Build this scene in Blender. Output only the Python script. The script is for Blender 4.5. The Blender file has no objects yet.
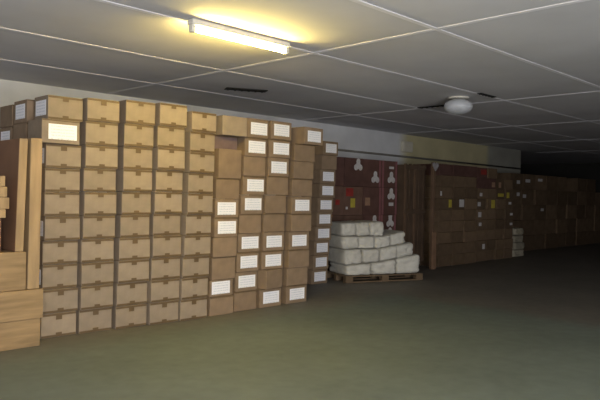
import bpy, bmesh, math, random
from mathutils import Vector, Matrix, noise
random.seed(7)
S = bpy.context.scene
COL = S.collection
R = math.radians
rnd = random.uniform

# ------------------------------------------------------------------ materials
def mat(name, color, rough=0.8, var=0.12, scale=6.0, bump=0.0, spec=0.3, objvar=0.0, metal=0.0, grain=None):
    m = bpy.data.materials.new(name); m.use_nodes = True
    nt = m.node_tree; N = nt.nodes; L = nt.links
    b = N['Principled BSDF']
    b.inputs['Roughness'].default_value = rough
    b.inputs['Specular IOR Level'].default_value = spec
    b.inputs['Metallic'].default_value = metal
    tc = N.new('ShaderNodeTexCoord')
    nz = N.new('ShaderNodeTexNoise'); nz.inputs['Scale'].default_value = scale; nz.inputs['Detail'].default_value = 5
    if grain:
        gm = N.new('ShaderNodeMapping'); gm.inputs['Scale'].default_value = grain; L.new(tc.outputs['Object'], gm.inputs['Vector']); L.new(gm.outputs['Vector'], nz.inputs['Vector'])
    else: L.new(tc.outputs['Object'], nz.inputs['Vector'])
    mr = N.new('ShaderNodeMapRange'); mr.inputs['From Min'].default_value = .3; mr.inputs['From Max'].default_value = .7
    mr.inputs['To Min'].default_value = 1 - var; mr.inputs['To Max'].default_value = 1 + var
    L.new(nz.outputs['Fac'], mr.inputs['Value'])
    fac = mr.outputs['Result']
    if objvar:
        oi = N.new('ShaderNodeObjectInfo')
        m2 = N.new('ShaderNodeMapRange'); m2.inputs['To Min'].default_value = 1 - objvar; m2.inputs['To Max'].default_value = 1 + objvar
        L.new(oi.outputs['Random'], m2.inputs['Value'])
        mu = N.new('ShaderNodeMath'); mu.operation = 'MULTIPLY'
        L.new(fac, mu.inputs[0]); L.new(m2.outputs['Result'], mu.inputs[1]); fac = mu.outputs[0]
    mx = N.new('ShaderNodeVectorMath'); mx.operation = 'SCALE'
    mx.inputs[0].default_value = color[:3]; L.new(fac, mx.inputs['Scale'])
    L.new(mx.outputs['Vector'], b.inputs['Base Color'])
    if bump:
        bp = N.new('ShaderNodeBump'); bp.inputs['Strength'].default_value = bump; bp.inputs['Distance'].default_value = .02
        L.new(nz.outputs['Fac'], bp.inputs['Height']); L.new(bp.outputs['Normal'], b.inputs['Normal'])
    return m

def lab_mat(name, paper, ink):
    m = bpy.data.materials.new(name); m.use_nodes = True
    nt = m.node_tree; N = nt.nodes; L = nt.links; b = N['Principled BSDF']; b.inputs['Roughness'].default_value = .55
    tc = N.new('ShaderNodeTexCoord'); sp = N.new('ShaderNodeSeparateXYZ'); L.new(tc.outputs['Generated'], sp.inputs[0])
    mp = N.new('ShaderNodeMapping'); mp.inputs['Scale'].default_value = (26, 1, 9); L.new(tc.outputs['Generated'], mp.inputs[0])
    nz = N.new('ShaderNodeTexNoise'); nz.inputs['Scale'].default_value = 1.0; L.new(mp.outputs[0], nz.inputs['Vector'])
    # rows of print: a sine along the height, broken into words by noise, kept off the margins
    m1 = N.new('ShaderNodeMath'); m1.operation = 'MULTIPLY'; m1.inputs[1].default_value = 31.4; L.new(sp.outputs[2], m1.inputs[0])
    m2 = N.new('ShaderNodeMath'); m2.operation = 'SINE'; L.new(m1.outputs[0], m2.inputs[0])
    m3 = N.new('ShaderNodeMath'); m3.operation = 'GREATER_THAN'; m3.inputs[1].default_value = .2; L.new(m2.outputs[0], m3.inputs[0])
    m4 = N.new('ShaderNodeMath'); m4.operation = 'GREATER_THAN'; m4.inputs[1].default_value = .47; L.new(nz.outputs['Fac'], m4.inputs[0])
    m5 = N.new('ShaderNodeMath'); m5.operation = 'MULTIPLY'; L.new(m3.outputs[0], m5.inputs[0]); L.new(m4.outputs[0], m5.inputs[1])
    a = N.new('ShaderNodeMath'); a.operation = 'SUBTRACT'; a.inputs[1].default_value = .5; L.new(sp.outputs[0], a.inputs[0])
    a2 = N.new('ShaderNodeMath'); a2.operation = 'ABSOLUTE'; L.new(a.outputs[0], a2.inputs[0])
    a3 = N.new('ShaderNodeMath'); a3.operation = 'LESS_THAN'; a3.inputs[1].default_value = .41; L.new(a2.outputs[0], a3.inputs[0])
    m6 = N.new('ShaderNodeMath'); m6.operation = 'MULTIPLY'; L.new(m5.outputs[0], m6.inputs[0]); L.new(a3.outputs[0], m6.inputs[1])
    mx = N.new('ShaderNodeMix'); mx.data_type = 'RGBA'
    mx.inputs['A'].default_value = (*paper, 1); mx.inputs['B'].default_value = (*ink, 1)
    L.new(m6.outputs[0], mx.inputs['Factor']); L.new(mx.outputs['Result'], b.inputs['Base Color'])
    return m

def emis(name, color, strength):
    m = bpy.data.materials.new(name); m.use_nodes = True
    b = m.node_tree.nodes['Principled BSDF']
    b.inputs['Base Color'].default_value = (.9, .9, .85, 1)
    b.inputs['Emission Color'].default_value = (*color, 1); b.inputs['Emission Strength'].default_value = strength
    return m

def floor_mat():
    m = bpy.data.materials.new('painted_concrete'); m.use_nodes = True
    nt = m.node_tree; N = nt.nodes; L = nt.links; b = N['Principled BSDF']
    b.inputs['Roughness'].default_value = .62; b.inputs['Specular IOR Level'].default_value = .3
    tc = N.new('ShaderNodeTexCoord'); sp = N.new('ShaderNodeSeparateXYZ'); L.new(tc.outputs['Object'], sp.inputs[0])
    n1 = N.new('ShaderNodeTexNoise'); n1.inputs['Scale'].default_value = 1.1; n1.inputs['Detail'].default_value = 6; L.new(tc.outputs['Object'], n1.inputs['Vector'])
    n2 = N.new('ShaderNodeTexNoise'); n2.inputs['Scale'].default_value = 7; n2.inputs['Detail'].default_value = 8; L.new(tc.outputs['Object'], n2.inputs['Vector'])
    # green floor paint on the near side, bare brownish concrete beyond X = 8 m and under the stacks
    def ramp(sock, a, c):
        r = N.new('ShaderNodeMapRange'); r.inputs['From Min'].default_value = a; r.inputs['From Max'].default_value = c; r.clamp = True
        L.new(sock, r.inputs['Value']); return r.outputs['Result']
    w = N.new('ShaderNodeMath'); w.operation = 'MULTIPLY_ADD'; w.inputs[1].default_value = .5; L.new(n1.outputs['Fac'], w.inputs[0]); L.new(sp.outputs[0], w.inputs[2])
    w2 = N.new('ShaderNodeMath'); w2.operation = 'MULTIPLY_ADD'; w2.inputs[1].default_value = .5; L.new(n1.outputs['Fac'], w2.inputs[0]); L.new(sp.outputs[1], w2.inputs[2])
    fx = ramp(w.outputs[0], 8.1, 8.5); fy = ramp(w2.outputs[0], 5.85, 6.5)
    mxm = N.new('ShaderNodeMath'); mxm.operation = 'MAXIMUM'; L.new(fx, mxm.inputs[0]); L.new(fy, mxm.inputs[1])
    mix = N.new('ShaderNodeMix'); mix.data_type = 'RGBA'
    mix.inputs['A'].default_value = (*FLOOR_GREEN, 1); mix.inputs['B'].default_value = (*FLOOR_BARE, 1)
    L.new(mxm.outputs[0], mix.inputs['Factor'])
    m1 = ramp(n1.outputs['Fac'], .3, .7); m2_ = ramp(n2.outputs['Fac'], .3, .7)
    ad = N.new('ShaderNodeMath'); ad.operation = 'ADD'; L.new(m1, ad.inputs[0]); L.new(m2_, ad.inputs[1])
    mr = N.new('ShaderNodeMapRange'); mr.inputs['From Max'].default_value = 2; mr.inputs['To Min'].default_value = .8; mr.inputs['To Max'].default_value = 1.2
    L.new(ad.outputs[0], mr.inputs['Value'])
    sc = N.new('ShaderNodeVectorMath'); sc.operation = 'SCALE'; L.new(mix.outputs['Result'], sc.inputs[0]); L.new(mr.outputs['Result'], sc.inputs['Scale'])
    L.new(sc.outputs['Vector'], b.inputs['Base Color'])
    return m

def wall_mat():
    m = bpy.data.materials.new('wall_paint'); m.use_nodes = True
    nt = m.node_tree; N = nt.nodes; L = nt.links; b = N['Principled BSDF']; b.inputs['Roughness'].default_value = .85
    tc = N.new('ShaderNodeTexCoord'); sp = N.new('ShaderNodeSeparateXYZ'); L.new(tc.outputs['Object'], sp.inputs[0])
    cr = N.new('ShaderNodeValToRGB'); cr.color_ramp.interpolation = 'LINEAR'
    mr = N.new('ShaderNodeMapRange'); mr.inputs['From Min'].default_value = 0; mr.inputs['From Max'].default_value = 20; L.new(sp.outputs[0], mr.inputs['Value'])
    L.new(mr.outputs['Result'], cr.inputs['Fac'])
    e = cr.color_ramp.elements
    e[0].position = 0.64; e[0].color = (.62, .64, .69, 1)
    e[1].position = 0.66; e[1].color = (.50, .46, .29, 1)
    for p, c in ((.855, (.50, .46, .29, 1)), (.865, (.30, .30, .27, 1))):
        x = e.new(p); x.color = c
    n = N.new('ShaderNodeTexNoise'); n.inputs['Scale'].default_value = 1.5; n.inputs['Detail'].default_value = 6; L.new(tc.outputs['Object'], n.inputs['Vector'])
    m2 = N.new('ShaderNodeMapRange'); m2.inputs['From Min'].default_value = .3; m2.inputs['From Max'].default_value = .7; m2.inputs['To Min'].default_value = .85; m2.inputs['To Max'].default_value = 1.1
    L.new(n.outputs['Fac'], m2.inputs['Value'])
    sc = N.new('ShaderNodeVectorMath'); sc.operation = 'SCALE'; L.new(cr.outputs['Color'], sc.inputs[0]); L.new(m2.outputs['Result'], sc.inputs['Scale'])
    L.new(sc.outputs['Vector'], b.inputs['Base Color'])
    return m

FLOOR_GREEN = (.122, .147, .13)
FLOOR_BARE = (.135, .125, .108)
M = dict(
    kraft=mat('kraft_board', (.262, .208, .152), .85, .13, 7, .06, .2, .08),
    shaded=mat('purplish_shaded_board', (.15, .105, .10), .85, .13, 7, .06, .2, .05),  # shade on the set-back carton, painted into its board colour
    brown=mat('brown_board', (.225, .16, .105), .85, .13, 7, .06, .2, .08),
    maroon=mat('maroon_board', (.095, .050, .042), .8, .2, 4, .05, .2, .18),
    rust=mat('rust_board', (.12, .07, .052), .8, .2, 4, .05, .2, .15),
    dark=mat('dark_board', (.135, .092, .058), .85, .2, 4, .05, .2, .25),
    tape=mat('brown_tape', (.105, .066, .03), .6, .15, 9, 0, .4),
    label=lab_mat('white_label', (.84, .84, .88), (.60, .63, .70)),
    print=mat('white_print', (.50, .49, .50), .7, .15, 20),
    dull_print=mat('dull_print', (.27, .26, .27), .7, .15, 20),
    red=mat('red_print', (.24, .028, .022), .7, .2, 12), yellow=mat('yellow_print', (.42, .35, .05), .7, .15, 12),
    pale=mat('pale_print', (.28, .17, .11), .7, .15, 12), pink=mat('pink_strap', (.22, .09, .10), .5, .15, 6),
    wood=mat('pale_timber', (.33, .225, .118), .8, .22, 3, .1, grain=(5, 5, .7)), wood2=mat('tan_timber', (.27, .18, .09), .8, .25, 3, .1, grain=(.7, 5, 6)),
    wood_brown=mat('brown_timber', (.19, .10, .055), .8, .15, 3, .1), wood_dark=mat('dark_timber', (.085, .056, .038), .85, .2, 3, .1),
    post=mat('post_timber', (.20, .12, .075), .8, .2, 4, .1),
    crate_light=mat('weathered_timber', (.12, .075, .048), .85, .2, 3, .1),
    pallet=mat('pallet_timber', (.13, .09, .055), .85, .2, 4, .1),
    sack=mat('woven_sack', (.51, .50, .46), .75, .10, 9, .25, .3, .07),
    sack_grey=mat('grey_sack', (.30, .275, .215), .8, .15, 9, .25, .3, .1),
    ceil=mat('ceiling_board', (.625, .62, .65), .85, .08, .9, 0, .2),
    batten=mat('ceiling_batten', (.80, .79, .84), .75, .08, 3),
    metal=mat('white_metal', (.62, .60, .54), .45, .06, 4), black=mat('black_slot', (.02, .02, .02), .9, .1, 4),
    globe=mat('opal_glass', (.50, .52, .56), .35, .08, 8), conduit=mat('grey_conduit', (.17, .165, .15), .6, .1, 3),
    box=mat('grey_box', (.55, .53, .46), .6, .1, 3), floor=floor_mat(), wall=wall_mat(),
    recess=mat('unlit_recess_wall', (.03, .03, .028), .9, .1, 2),  # near-black stands in for ordinary wall paint that gets no light
    tube=emis('lamp_tube', (1.0, .74, .19), 270.0),
)

# ------------------------------------------------------------------ helpers
def link(name, me, m, parent=None, loc=None):
    o = bpy.data.objects.new(name, me); COL.objects.link(o)
    if m is not None and not me.materials: me.materials.append(m)
    if parent is not None: o.parent = parent
    if loc is not None: o.location = loc
    return o

def mesh(name, bm, smooth=False):
    me = bpy.data.meshes.new(name); bmesh.ops.recalc_face_normals(bm, faces=bm.faces[:]); bm.to_mesh(me); bm.free()
    if smooth:
        for p in me.polygons: p.use_smooth = True
    return me

def box_bm(x0, x1, y0, y1, z0, z1, bev=0.0, seg=1):
    bm = bmesh.new()
    v = [bm.verts.new((x, y, z)) for z in (z0, z1) for x, y in ((x0, y0), (x1, y0), (x1, y1), (x0, y1))]
    for f in ((0, 3, 2, 1), (4, 5, 6, 7), (0, 1, 5, 4), (1, 2, 6, 5), (2, 3, 7, 6), (3, 0, 4, 7)): bm.faces.new([v[i] for i in f])
    if bev: bmesh.ops.bevel(bm, geom=bm.edges[:], offset=bev, segments=seg, affect='EDGES', profile=.6)
    return bm

def poly_bm(pts, y0, y1):
    """Outline in x,z pushed through from y0 to y1."""
    bm = bmesh.new()
    a = [bm.verts.new((x, y0, z)) for x, z in pts]; b = [bm.verts.new((x, y1, z)) for x, z in pts]
    bm.faces.new(a); bm.faces.new(b[::-1]); n = len(pts)
    for i in range(n): bm.faces.new((a[i], b[i], b[(i + 1) % n], a[(i + 1) % n]))
    return bm

def cyl_bm(p0, p1, r, n=16):
    p0, p1 = Vector(p0), Vector(p1); d = p1 - p0
    bm = bmesh.new()
    bmesh.ops.create_cone(bm, cap_ends=True, segments=n, radius1=r, radius2=r, depth=d.length,
                          matrix=Matrix.Translation((p0 + p1) / 2) @ d.to_track_quat('Z', 'Y').to_matrix().to_4x4())
    return bm

def lathe_bm(prof, n=32):
    bm = bmesh.new(); rings = []
    for r, z in prof:
        rings.append([bm.verts.new((r * math.cos(2 * math.pi * k / n), r * math.sin(2 * math.pi * k / n), z)) for k in range(n)])
    for a, b in zip(rings, rings[1:]):
        for k in range(n): bm.faces.new((a[k], a[(k + 1) % n], b[(k + 1) % n], b[k]))
    bm.faces.new(rings[0]); bm.faces.new(rings[-1]); return bm

def tag(o, label, cat, group=None):
    o['label'] = label; o['category'] = cat
    if group: o['group'] = group
    return o

def thing(name, loc, rz, label, cat, group=None):
    o = bpy.data.objects.new(name, None); COL.objects.link(o)
    o.location = loc; o.rotation_euler = (0, 0, rz); o.empty_display_size = .1
    return tag(o, label, cat, group)

def struct(name, bm, m, loc=None):
    o = link(name, mesh(name, bm), m, None, loc); o['kind'] = 'structure'; return o

ORD = ['bottom', 'second', 'third', 'fourth', 'fifth', 'sixth', 'seventh', 'eighth', 'ninth', 'tenth', 'eleventh', 'twelfth']
ORDC = ['first'] + ORD[1:]

_cache = {}
def cached(key, fn):
    if key not in _cache: _cache[key] = fn()
    return _cache[key]

def body_mesh(w, d, h):
    def f():
        bm = box_bm(-w / 2, w / 2, 0, d, 0, h, .006, 2)
        return mesh('carton_body', bm)
    return cached(('body', w, d, h), f)
def body_for(w, d, h, m):
    return cached(('bodym', w, d, h, m), lambda: (lambda me: (me.materials.append(M[m]), me)[1])(body_mesh(w, d, h).copy()))
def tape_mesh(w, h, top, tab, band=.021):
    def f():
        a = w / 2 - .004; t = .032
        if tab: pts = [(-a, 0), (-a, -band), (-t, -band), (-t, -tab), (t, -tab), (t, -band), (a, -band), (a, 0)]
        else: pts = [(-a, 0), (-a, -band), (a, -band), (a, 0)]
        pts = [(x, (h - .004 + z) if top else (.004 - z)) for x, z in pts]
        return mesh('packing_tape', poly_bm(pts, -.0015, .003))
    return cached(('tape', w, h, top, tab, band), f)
def label_mesh(w, h):
    return cached(('lab', w, h), lambda: mesh('paper_label', poly_bm([(-w / 2, -h / 2), (w / 2, -h / 2), (w / 2, h / 2), (-w / 2, h / 2)], -.0025, -.0005)))

def carton(name, loc, w, d, h, m, rz, label, cat, group, tabs=True, bands=True, lab=None, side=None):
    t = thing(name, loc, rz, label, cat, group)
    link('carton_body', body_for(w, d, h, m), None, t)
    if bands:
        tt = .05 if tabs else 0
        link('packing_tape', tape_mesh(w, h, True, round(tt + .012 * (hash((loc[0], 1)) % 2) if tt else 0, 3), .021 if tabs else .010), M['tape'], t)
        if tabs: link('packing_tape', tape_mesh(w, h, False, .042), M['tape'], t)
    if lab:
        lx, lz, lw, lh = lab
        o = link('paper_label', label_mesh(lw, lh), M['label'], t, (lx, 0, lz)); o['label'] = 'white printed paper label'
    if side:
        ly, lz, lw, lh = side
        o = link('paper_label', label_mesh(lw, lh), M['label'], t, (-w / 2, ly, lz)); o.rotation_euler = (0, 0, -math.pi / 2); o['label'] = 'white printed paper label'
    return t

# ------------------------------------------------------------------ the room
CZ = 3.05
struct('floor', box_bm(-4, 27, -4, 13.2, -.1, 0), M['floor'])
struct('ceiling', box_bm(-4, 27, -4, 13.2, CZ, CZ + .1), M['ceil'])
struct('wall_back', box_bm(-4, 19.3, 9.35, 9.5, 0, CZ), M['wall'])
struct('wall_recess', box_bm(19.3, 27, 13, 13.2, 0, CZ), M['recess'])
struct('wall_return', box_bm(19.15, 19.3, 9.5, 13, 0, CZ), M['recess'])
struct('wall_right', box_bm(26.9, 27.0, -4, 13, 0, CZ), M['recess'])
struct('wall_left', box_bm(-4.1, -4, -4, 9.5, 0, CZ), M['wall'])
struct('wall_front', box_bm(-4, 27, -4.1, -4, 0, CZ), M['wall'])
n = 0
for y in (.19, 1.74, 3.29, 4.84, 6.39, 7.93):
    n += 1; struct('trim_%d' % n, box_bm(-4, 26.9, y - .03, y + .03, CZ - .005, CZ, .002), M['batten'])
for x in (5.05, 9.39, 12.8, 16.6, 20.4):
    n += 1; struct('trim_%d' % n, box_bm(x - .03, x + .03, -4, 9.35, CZ - .0055, CZ - .0005, .002), M['batten'])
# conduit along the back wall
t = tag(link('conduit_pipe', mesh('conduit_pipe', cyl_bm((7.5, 9.325, 2.53), (19.2, 9.325, 2.47), .025, 10), True), M['conduit']),
        'thin dark conduit pipe running along the back wall above the stacks', 'pipe')
t = thing('junction_box', (13.1, 9.35, 2.62), 0, 'pale box fixed high on the back wall above the conduit', 'junction box')
link('box_body', mesh('box_body', box_bm(-.2, .2, -.09, -.001, 0, .26, .02, 2)), M['box'], t)
link('box_cover', mesh('box_cover', box_bm(-.17, .17, -.102, -.09, .03, .23, .004)), M['box'], t)

# fluorescent lamp
t = thing('fluorescent_light', (3.94, 4.72, CZ - .0055), 0, 'lit fluorescent tube light on the ceiling above the box wall', 'ceiling light')
link('housing', mesh('housing', box_bm(-.60, .60, -.045, .045, -.05, 0, .006)), M['metal'], t)
link('tube', mesh('tube', cyl_bm((-.55, 0, -.085), (.55, 0, -.085), .02, 16), True), M['tube'], t)
for s in (-1, 1):
    link('lamp_holder', mesh('lamp_holder', box_bm(s * .575 - .02, s * .575 + .02, -.03, .03, -.115, -.05, .005)), M['metal'], t)
# unlit drum lamp
t = thing('globe_light', (8.66, 5.215, CZ), 0, 'unlit white globe lamp on the ceiling to the right', 'ceiling light')
link('mounting_plate', mesh('mounting_plate', lathe_bm([(.15, -.03), (.16, -.025), (.16, -.0057)], 32), True), M['metal'], t)
pr = [(.13, -.03)] + [(.215 * math.sin(a), -.145 - .115 * math.cos(math.pi - a) * -1) for a in [R(d) for d in range(20, 180, 16)]]
pr = [(.215 * math.sin(R(a)), -.15 + .12 * math.cos(R(a))) for a in range(28, 180, 12)] + [(.02, -.27)]
link('glass_globe', mesh('glass_globe', lathe_bm(pr, 40), True), M['globe'], t)
# ceiling slots
def slot(x, y, lx, ly, rz, label):
    t = thing('ceiling_vent', (x, y, CZ - .0057), rz, label, 'vent')
    link('vent_frame', mesh('vent_frame', box_bm(-lx / 2, lx / 2, -ly / 2, ly / 2, -.012, .0, .003)), M['black'], t)
    k = int(max(lx, ly) / .09)
    for i in range(k):
        s = -max(lx, ly) / 2 + (i + .5) * max(lx, ly) / k
        bm = box_bm(s - .012, s + .012, -ly / 2 + .01, ly / 2 - .01, -.02, -.011) if lx > ly else box_bm(-lx / 2 + .01, lx / 2 - .01, s - .012, s + .012, -.02, -.011)
        link('vent_slat', mesh('vent_slat', bm), M['black'], t)
slot(9.25, 6.08, .09, .52, 0, 'long black ceiling vent slot left of the globe lamp')
slot(8.72, 4.77, .46, .07, 0, 'short black ceiling vent slot nearer than the globe lamp')
slot(6.15, 7.25, .62, .17, R(-27), 'dark ceiling vent slot above the right half of the box wall')

# ------------------------------------------------------------------ wall of cartons
LW, LH = .285, .155
LEAN_TOP = 2.5
# column: left x at floor, left x at top, width, front y, top z
COLS = [
    (2.78, 2.815, .372, 6.40, 2.475), (3.165, 3.215, .372, 6.355, 2.49), (3.575, 3.645, .366, 6.32, 2.515),
    (3.972, 4.06, .366, 6.29, 2.53), (4.36, 4.485, .366, 6.255, 2.475), (4.795, 4.935, .366, 6.28, 2.475),
    (5.215, 5.385, .372, 6.32, 2.49), (5.65, 5.80, .385, 6.32, 2.495), (6.15, 6.29, .40, 6.33, 2.465)]
C6H = [19, 17, 23, 20, 20, 19, 21, 30, 14, 20]
LABS = {0: {8}, 5: {1, 4, 5}, 6: {1, 2, 3, 5, 6, 8, 9}, 7: {0, 2, 3, 7, 8, 9}, 8: {0, 3, 5, 9}}
LABS[5] = {1, 4, 5}
SIDE = {9, 7, 4, 2}
for c, (x0, x1, w, fy, top) in enumerate(COLS):
    hs = [top / 10] * 10
    if c == 5:
        s = sum(C6H); hs = [top * q / s for q in C6H]
    else:
        j = [rnd(-.006, .006) for _ in range(10)]; a = sum(j) / 10
        hs = [h + q - a for h, q in zip(hs, j)]
    z = 0
    for r, h in enumerate(hs):
        zc = z + h / 2
        x = x0 + (x1 - x0) * zc / 2.5 + w / 2 + rnd(-.008, .008)
        y = fy + rnd(-.012, .012); rz = R(rnd(-1.0, 1.0)); hh = round(h - .004, 4); ww = w
        lab = None; side = None
        if c in (2, 3, 4) and r < 4: ww = .382; x = x0 + (x1 - x0) * zc / 2.5 + .191 - .006 + rnd(-.001, .001)
        if c == 8 and r == 9: x += .13; rz = R(3); y -= .03
        if c == 7 and r == 1: rz = R(11); y -= .05; x += .02; ww = .36
        if c == 0 and r == 8: x -= .05; ww = .40; y -= .03; rz = 0
        if c == 5 and r == 8: y += .10; rz = 0
        if c == 5 and r == 9: x += .02; ww = .385; y -= .02; rz = R(-2)
        if r in LABS.get(c, ()):
            lab = (rnd(-.012, .012) + (.015 if c > 5 else 0) + (.02 if c == 0 else 0), hh / 2 + rnd(-.006, .006), LW if c else .30, LH)
        if c == 0 and r in SIDE: side = (.17, hh / 2, .25, LH)
        left = c < 5
        if lab: what = 'carton with white paper label,'
        elif left: what = 'plain tan carton with tape tabs,'
        else: what = 'plain brown carton without label,'
        lbl = '%s %s in %s column of front box wall' % (what, 'at the floor' if r == 0 else ORD[r] + ' from floor' if r < 9 else 'topmost', ORDC[c])
        if c == 5 and r == 8: lbl = 'shallow shaded carton set back below the top of the sixth column'
        if c == 5 and r == 7: lbl = 'tall plain carton under the shallow set back carton in sixth column'
        carton('carton', (x, y, z + .001), ww, .335, hh, 'shaded' if c == 5 and r == 8 else 'kraft' if left or (c == 5 and r == 9) else 'brown', rz, lbl, 'box',
               'cartons in the front box wall', tabs=left and not lab, bands=left or (r % 2 == 0), lab=lab, side=side)
        z += h
# stacks receding behind the left end of the wall
for k, (xl, fy, top) in enumerate(((2.765, 6.80, 2.46), (2.765, 7.20, 2.44))):
    for r in range(10):
        h = top / 10
        carton('carton', (xl + .186 + rnd(-.006, .006), fy + rnd(-.008, .008), r * h + .001), .372, .35, round(h - .004, 4), 'brown', R(rnd(-.7, .7)),
               'carton in the %s stack behind left end of front wall, %s' % (('nearer', 'farther')[k], 'at the floor' if r == 0 else ORD[r] + ' from floor' if r < 9 else 'topmost'),
               'box', 'cartons receding behind the left end', tabs=False, lab=None,
               side=(.175, h / 2, .25, LH) if (k == 0 and r in (9, 6, 3)) or (k == 1 and r in (8, 5)) else None)
# the darker stack behind the right end
TEN = dict(zip(range(10), 'LLLLLLLLpL'))
z = 0
for r in range(10):
    h = .2445
    x = 7.83 + .26 * (z + h / 2) / 2.45 + .19 + rnd(-.008, .008)
    p = TEN[r] == 'p'
    carton('carton', (x, 7.46 + rnd(-.01, .01), z + .001), .385, .36, round(h - .004, 4), 'brown', R(rnd(-1, 1)),
           'carton %s white label in dim stack behind right end of front wall, %s' % ('without' if p else 'with', 'at the floor' if r == 0 else ORD[r] + ' from floor' if r < 9 else 'topmost'),
           'box', 'cartons in the dim stack behind the right end', tabs=False, bands=False, lab=None if p else (.01, h / 2, LW - .01, LH))
    z += h

# ------------------------------------------------------------------ timber at the left edge
def plank(x0, x1, y0, y1, z0, z1, m, label, tiltx=0.0, name='timber_beam', cat='timber', group=None):
    bm = box_bm(x0, x1, y0, y1, z0, z1, .008, 2)
    for v in bm.verts: v.co.x += tiltx * (v.co.z - z0)
    return tag(link(name, mesh(name, bm), M[m]), label, cat, group)
plank(1.5, 2.655, 6.13, 6.95, .001, .268, 'wood2', 'thick tan timber block lying on the floor at the left edge')
plank(1.5, 2.675, 6.12, 6.95, .270, .552, 'wood2', 'thick tan timber block lying second in the pile at the left edge')
plank(1.5, 2.515, 6.14, 6.9, .554, .915, 'wood2', 'shorter tan timber block lying third, left of the upright boards')
plank(2.530, 2.642, 6.14, 6.80, .554, 2.0, 'wood', 'pale upright board nearest the box wall, standing on the timber pile', .008, 'upright_board', 'board', 'upright boards at the left edge')
plank(2.410, 2.490, 6.15, 6.85, .917, 1.99, 'wood', 'pale upright board with dark brown side, left of the taller upright board', .026, 'upright_board', 'board', 'upright boards at the left edge')
bpy.context.view_layer.update()
o = [q for q in bpy.data.objects if q.name.startswith('upright_board')][-1]
o.data.materials.append(M['wood_brown'])
for p in o.data.polygons:
    if p.normal.x < -.7: p.material_index = 1
plank(1.6, 2.30, 6.20, 6.8, .917, 1.235, 'wood_brown', 'dark brown timber block under the small pale offcuts at the left edge')
z = 1.237
for i, (xe, h) in enumerate(((2.335, .085), (2.365, .11), (2.345, .10), (2.325, .10))):
    plank(1.7, xe, 6.18, 6.5, z, z + h - .002, 'wood', '%s of the short pale timber offcuts beside the upright boards' % ['lowest', 'second from bottom', 'third from bottom', 'topmost'][i],
          0, 'timber_offcut', 'timber', 'short timber offcuts at the left edge')
    z += h

# ------------------------------------------------------------------ sacks on a pallet
A0 = Vector((8.43, 7.20)); ang = math.atan2(-.57, 1.45)
def pallet(loc, rz, L_, D_, label):
    t = thing('wooden_pallet', loc, rz, label, 'pallet')
    for i in range(3):
        y = .05 + i * (D_ - .1) / 2
        link('bottom_runner', mesh('bottom_runner', box_bm(0, L_, y - .05, y + .05, 0, .022)), M['pallet'], t)
        for k in range(3):
            x = .07 + k * (L_ - .14) / 2
            link('spacer_block', mesh('spacer_block', box_bm(x - .07, x + .07, y - .05, y + .05, .022, .10)), M['pallet'], t)
    nb = 7
    for i in range(nb):
        y = .05 + i * (D_ - .1) / (nb - 1)
        link('deck_board', mesh('deck_board', box_bm(0, L_, y - .045, y + .045, .10, .122)), M['pallet'], t)
    return t
pallet((A0.x, A0.y, .001), ang, 1.58, .84, 'low wooden pallet under the pile of white sacks')

def sack_mesh(w, d, h, seed, lo=None, hi=None):
    """A filled sack: blunt ends, flat lower and upper faces pressed to lo(x) and hi(x), creases."""
    bm = bmesh.new()
    bmesh.ops.create_cube(bm, size=2)
    bmesh.ops.subdivide_edges(bm, edges=bm.edges[:], cuts=11, use_grid_fill=True)
    so = Vector((seed * 3.1, seed * 1.7, seed * 5.3))
    lo = lo or (lambda x: 0.0); hi = hi or (lambda x: h)
    for v in bm.verts:
        x, y, z = v.co
        q = Vector((x, y, z)) * (abs(x) ** 10 + abs(y) ** 10 + abs(z) ** 8) ** (-1 / 10)
        q.x = max(-1, min(1, q.x)); q.y = max(-1, min(1, q.y)); q.z = max(-1, min(1, q.z))
        n = noise.noise(Vector((x * 1.7, y * 1.7, z * 1.4)) + so) * .11 + noise.noise(Vector((x * 4.5, y * 3, z * 4)) + so) * .08
        f = min(1.0, .985 + n)
        X = q.x * w / 2 * f
        z0, z1 = lo(X), hi(X)
        v.co = Vector((X, q.y * d / 2 * f, z0 + (q.z * min(1, f + .03) + 1) / 2 * (z1 - z0)))
    return mesh('woven_sack', bm, True)

def curve(pts):
    def f(x):
        if x <= pts[0][0]: return pts[0][1]
        for (a, p), (b_, q) in zip(pts, pts[1:]):
            if x <= b_: return p + (q - p) * (x - a) / (b_ - a)
        return pts[-1][1]
    return f
TOPS = [curve(((0, .124), (1.6, .124))), curve(((0, .30), (.7, .345), (1.5, .47))), curve(((0, .575), (.7, .58), (1.45, .69))),
        curve(((0, .80), (.8, .795), (1.3, .90))), curve(((0, 1.03), (.85, 1.06)))]
LAY = [(.02, 1.54, .00, 3), (-.01, 1.42, .045, 4), (-.02, 1.27, .095, 4), (-.02, .85, .15, 3)]
NAME = ['bottom', 'second', 'third', 'top']
P3 = ['leftmost', 'middle', 'rightmost']; P4 = ['leftmost', 'second from left', 'third from left', 'rightmost']
ca, sa = math.cos(ang), math.sin(ang)
sd = 1
for li, (xa, xb, fy, nS) in enumerate(LAY):
    ww = (xb - xa) / nS
    for i in range(nS):
        sd += 1
        lx = xa + (i + .5) * ww; ly = fy + .37 + rnd(-.012, .012)
        o = link('woven_sack', sack_mesh(ww - .003, .74, .2, sd, lambda x: TOPS[li](lx + x) + .001, lambda x: TOPS[li + 1](lx + x) - .001), M['sack'], None,
                 (A0.x + lx * ca - ly * sa, A0.y + lx * sa + ly * ca, 0))
        o.rotation_euler = (0, 0, ang)
        tag(o, 'dull white woven sack, %s in the %s layer of the pallet pile' % ((P3 if nS == 3 else P4)[i], NAME[li]), 'sack', 'white sacks on the pallet')

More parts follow.
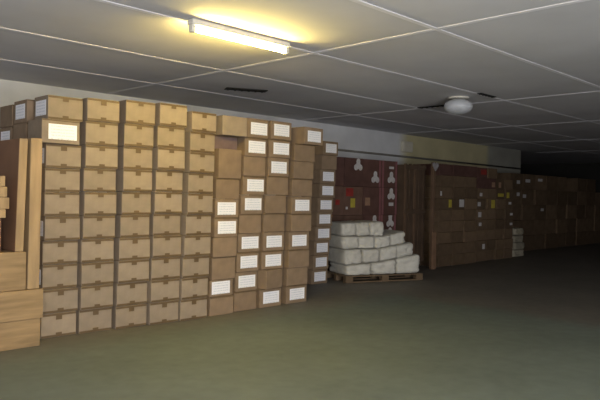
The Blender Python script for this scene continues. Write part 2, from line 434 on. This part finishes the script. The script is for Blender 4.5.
# ------------------------------------------------------------------ dim stacks along the back
def mark_bm(s):
    # three joined lobes, one above two
    pts = []
    for c in (90, 210, 330):
        for k in range(9):
            g = R(c - 118 + 236 * k / 8)
            pts.append((s * (.58 * math.cos(R(c)) + .45 * math.cos(g)), s * (.58 * math.sin(R(c)) + .45 * math.sin(g))))
    return poly_bm(pts, -.003, -.0008)
def rect_bm(w, h): return poly_bm([(-w / 2, -h / 2), (w / 2, -h / 2), (w / 2, h / 2), (-w / 2, h / 2)], -.003, -.0008)

def dim_carton(loc, w, d, h, m, label, group, marks=(), rz=None, straps=()):
    t = thing('carton', loc, R(rnd(-.5, .5)) if rz is None else rz, label, 'box', group)
    link('carton_body', body_for(w, d, round(h, 4), m), None, t)
    for (kind, lx, lz, a, b) in marks:
        if kind == 'mark':
            link('printed_mark', cached(('mk', a), lambda: mesh('printed_mark', mark_bm(a))), M['print'], t, (lx, 0, lz))
        else:
            link('paper_label' if kind == 'print' else 'coloured_sticker', cached(('rc', a, b, kind), lambda: mesh('sticker', rect_bm(a, b))), M[kind], t, (lx, 0, lz))
    for sx in straps:
        link('strap', cached(('st', h), lambda: mesh('strap', poly_bm([(-.03, 0), (.03, 0), (.03, h), (-.03, h)], -.002, -.0003))), M['pink'], t, (sx, 0, 0))
    return t

# maroon cartons behind the sacks: x left edges at y = 8.15
XS = [8.87, 9.45, 10.03, 10.62, 11.17]
MK = {(0, 2): [('red', .1, .25, .12, .1), ('red', -.14, .18, .1, .12)], (1, 3): [('mark', .12, .42, .135, 0)],
      (1, 2): [('red', -.12, .45, .22, .16), ('yellow', -.02, .24, .14, .18), ('print', -.2, .14, .06, .05)],
      (2, 3): [('mark', .1, .19, .135, 0)], (2, 2): [('pale', -.16, .27, .16, .16)], (2, 1): [('mark', .08, .42, .135, 0)],
      (3, 3): [('mark', .06, .20, .135, 0), ('print', .06, .42, .16, .05)], (3, 2): [('mark', .06, .42, .135, 0), ('print', .06, .22, .16, .07)],
      (3, 1): [('mark', .06, .41, .135, 0), ('mark', .06, .16, .135, 0), ('print', .06, .535, .13, .03)], (0, 3): [('print', -.05, .2, .12, .05)],
      (0, 1): [('pale', .1, .3, .1, .14), ('print', .0, .1, .06, .05)], (1, 1): [('pale', -.05, .42, .1, .1), ('red', .15, .2, .09, .08)]}
for c in range(4):
    w = XS[c + 1] - XS[c] - .012
    for r in range(4):
        h = .565
        st = ([w / 2 - .04] if c in (2, 3) else []) + ([-w / 2 + .04] if c == 3 else [])
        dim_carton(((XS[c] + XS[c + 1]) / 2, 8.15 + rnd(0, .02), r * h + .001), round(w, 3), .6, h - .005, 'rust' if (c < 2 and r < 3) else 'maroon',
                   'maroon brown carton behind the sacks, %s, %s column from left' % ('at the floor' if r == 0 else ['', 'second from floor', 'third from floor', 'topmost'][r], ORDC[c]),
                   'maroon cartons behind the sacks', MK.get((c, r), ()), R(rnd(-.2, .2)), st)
# dark slatted crate
t = thing('wooden_crate', (11.225, 8.0, 0), 0, 'tall dark wooden crate between the maroon cartons and the upright post', 'crate')
link('crate_panel', mesh('crate_panel', box_bm(.02, .74, .03, .75, .1, 2.2, .006)), M['wood_dark'], t)
for x in (.03, .2, .38, .55, .72):
    link('crate_batten', mesh('crate_batten', box_bm(x - .035, x + .035, -.0, .03, .1, 2.22, .004)), M['crate_light'] if x in (.03, .38) else M['wood_dark'], t)
for z in (.1, 1.15, 2.1):
    link('crate_rail', mesh('crate_rail', box_bm(-.005, .755, -.02, 0, z, z + .1, .004)), M['wood_dark'], t)
for x in (.1, .64):
    link('crate_foot', mesh('crate_foot', box_bm(x - .06, x + .06, .03, .72, .001, .1)), M['wood_dark'], t)
# post
t = thing('timber_post', (11.58, 7.5, 0), 0, 'slim upright wooden post with a paler lower half before the dark crate', 'post')
link('post_shaft', mesh('post_shaft', box_bm(-.04, .04, 0, .07, .0, 2.25, .006)), M['crate_light'], t)
o = link('post_board', mesh('post_board', box_bm(-.07, .07, -.03, 0, .001, .78, .005)), M['post'], t); o['label'] = 'paler reddish board on the post'
bm = poly_bm([(0, -.085), (.1, .02), (.1, .07), (.05, .095), (0, .055), (-.05, .095), (-.1, .07), (-.1, .02)], -.022, -.001)
o = link('heart_plate', mesh('heart_plate', bm), M['dull_print'], t, (.01, 0, 2.15)); o['label'] = 'pale heart shaped plate'

# brown cartons right of the post
def grid(x0, y0, cols, w, rows, h, d, m, desc, group, marks, tops=None):
    for c in range(cols):
        nr = rows - (tops or {}).get(c, 0)
        for r in range(nr):
            dim_carton((x0 + (c + .5) * w + rnd(-.004, .004), y0 + rnd(-.03, .03), r * h + .001), round(w - .022, 3), d, round(h - .004, 4), m(c, r) if callable(m) else m,
                       desc % ('at the floor' if r == 0 else ORD[r] + ' from floor' if r < nr - 1 else 'topmost', ORDC[c]), group, marks.get((c, r), ()))
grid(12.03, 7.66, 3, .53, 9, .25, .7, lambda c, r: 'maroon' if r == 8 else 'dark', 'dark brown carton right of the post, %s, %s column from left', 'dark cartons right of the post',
     {(0, 5): [('yellow', .16, .13, .12, .17)], (1, 5): [('print', .12, .14, .20, .17)], (0, 6): [('print', -.2, .1, .06, .1)]})
W = 'print'
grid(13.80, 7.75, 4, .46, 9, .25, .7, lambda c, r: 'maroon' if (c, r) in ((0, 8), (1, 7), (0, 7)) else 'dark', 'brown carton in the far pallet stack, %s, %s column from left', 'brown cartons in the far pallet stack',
     {(0, 6): [(W, -.1, .1, .12, .08)], (0, 5): [(W, -.1, .12, .14, .10)], (0, 4): [(W, -.1, .12, .14, .12)], (0, 3): [(W, -.1, .14, .12, .08)], (0, 8): [('red', .05, .14, .28, .12)],
      (1, 5): [('yellow', .05, .125, .18, .2)], (2, 6): [('yellow', .0, .1, .3, .08)], (2, 7): [('pale', .0, .1, .12, .14)], (3, 5): [(W, .1, .15, .14, .06)], (3, 4): [(W, .1, .12, .14, .06)],
      (3, 6): [('yellow', -.1, .1, .14, .14)], (0, 1): [(W, .1, .1, .12, .12)], (1, 7): [('pale', .1, .1, .16, .12)], (3, 3): [(W, .1, .12, .14, .06)]}, {0: 0, 1: 0, 2: 1, 3: 1})
# grey sacks at the end of it
z = .001
for i, (w, dx) in enumerate(((.62, 0), (.58, .05), (.55, -.03), (.5, .02))):
    o = link('woven_sack', sack_mesh(w, .6, .185, 40 + i), M['sack_grey'], None, (16.05 + dx, 8.05, z)); z += .187
    tag(o, 'grey sack beside the far pallet stack, %s' % ['lowest of the four', 'second from floor', 'third from floor', 'uppermost of the four'][i], 'sack', 'grey sacks beside the far pallet stack')
# furthest cartons
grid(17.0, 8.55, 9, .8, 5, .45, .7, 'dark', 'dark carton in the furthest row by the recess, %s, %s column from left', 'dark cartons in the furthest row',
     {(0, 4): [(W, .1, .2, .2, .1)], (1, 4): [(W, -.1, .25, .3, .09)], (1, 3): [(W, -.2, .25, .2, .1)], (2, 4): [(W, .0, .3, .3, .08)], (0, 3): [(W, .2, .3, .18, .1)], (2, 2): [(W, .1, .3, .2, .08)]}, {5: 1, 8: 1})

# ------------------------------------------------------------------ light
def lamp(name, loc, power, size, color):
    l = bpy.data.lights.new(name, 'POINT'); l.energy = power; l.shadow_soft_size = size; l.color = color
    o = bpy.data.objects.new(name, l); COL.objects.link(o); o.location = loc; return o
lamp('near_fill', (-.4, .7, 1.7), 250, .2, (1.0, .97, .97))  # unseen point light added beside the camera as fill, no fixture there
def fill_area(name, loc, rz, sx, sz, power, color):   # soft fill added behind the camera, no opening is built there
    l = bpy.data.lights.new(name, 'AREA'); l.shape = 'RECTANGLE'; l.size = sx; l.size_y = sz; l.energy = power; l.color = color
    o = bpy.data.objects.new(name, l); COL.objects.link(o); o.location = loc; o.rotation_euler = (R(90), 0, rz); return o
fill_area('rear_fill', (1.5, -3.85, 1.25), R(-22), 5.0, 2.4, 930, (1.0, .97, .94))
w = bpy.data.worlds.new('world'); S.world = w; w.use_nodes = True
w.node_tree.nodes['Background'].inputs[0].default_value = (.5, .5, .5, 1); w.node_tree.nodes['Background'].inputs[1].default_value = .05

# ------------------------------------------------------------------ camera
yaw, pitch, roll = R(45.27), R(-.41), R(-1.08)
fwd = Vector((math.sin(yaw) * math.cos(pitch), math.cos(yaw) * math.cos(pitch), math.sin(pitch)))
right = Vector((math.cos(yaw), -math.sin(yaw), 0)); up = right.cross(fwd)
rr = right * math.cos(roll) - up * math.sin(roll); uu = up * math.cos(roll) + right * math.sin(roll)
mx = Matrix((rr, uu, -fwd)).transposed().to_4x4(); mx.translation = (0, 0, 1.5)
cd = bpy.data.cameras.new('camera'); cam = bpy.data.objects.new('camera', cd); COL.objects.link(cam)
cam.matrix_world = mx; cd.sensor_width = 36; cd.lens = 642.4 * 36 / 600; cd.clip_start = .05; cd.clip_end = 100
S.camera = cam
S.view_settings.view_transform = 'Standard'; S.view_settings.look = 'None'; S.view_settings.gamma = 1
S.view_settings.use_curve_mapping = False; S.view_settings.exposure = 0.0
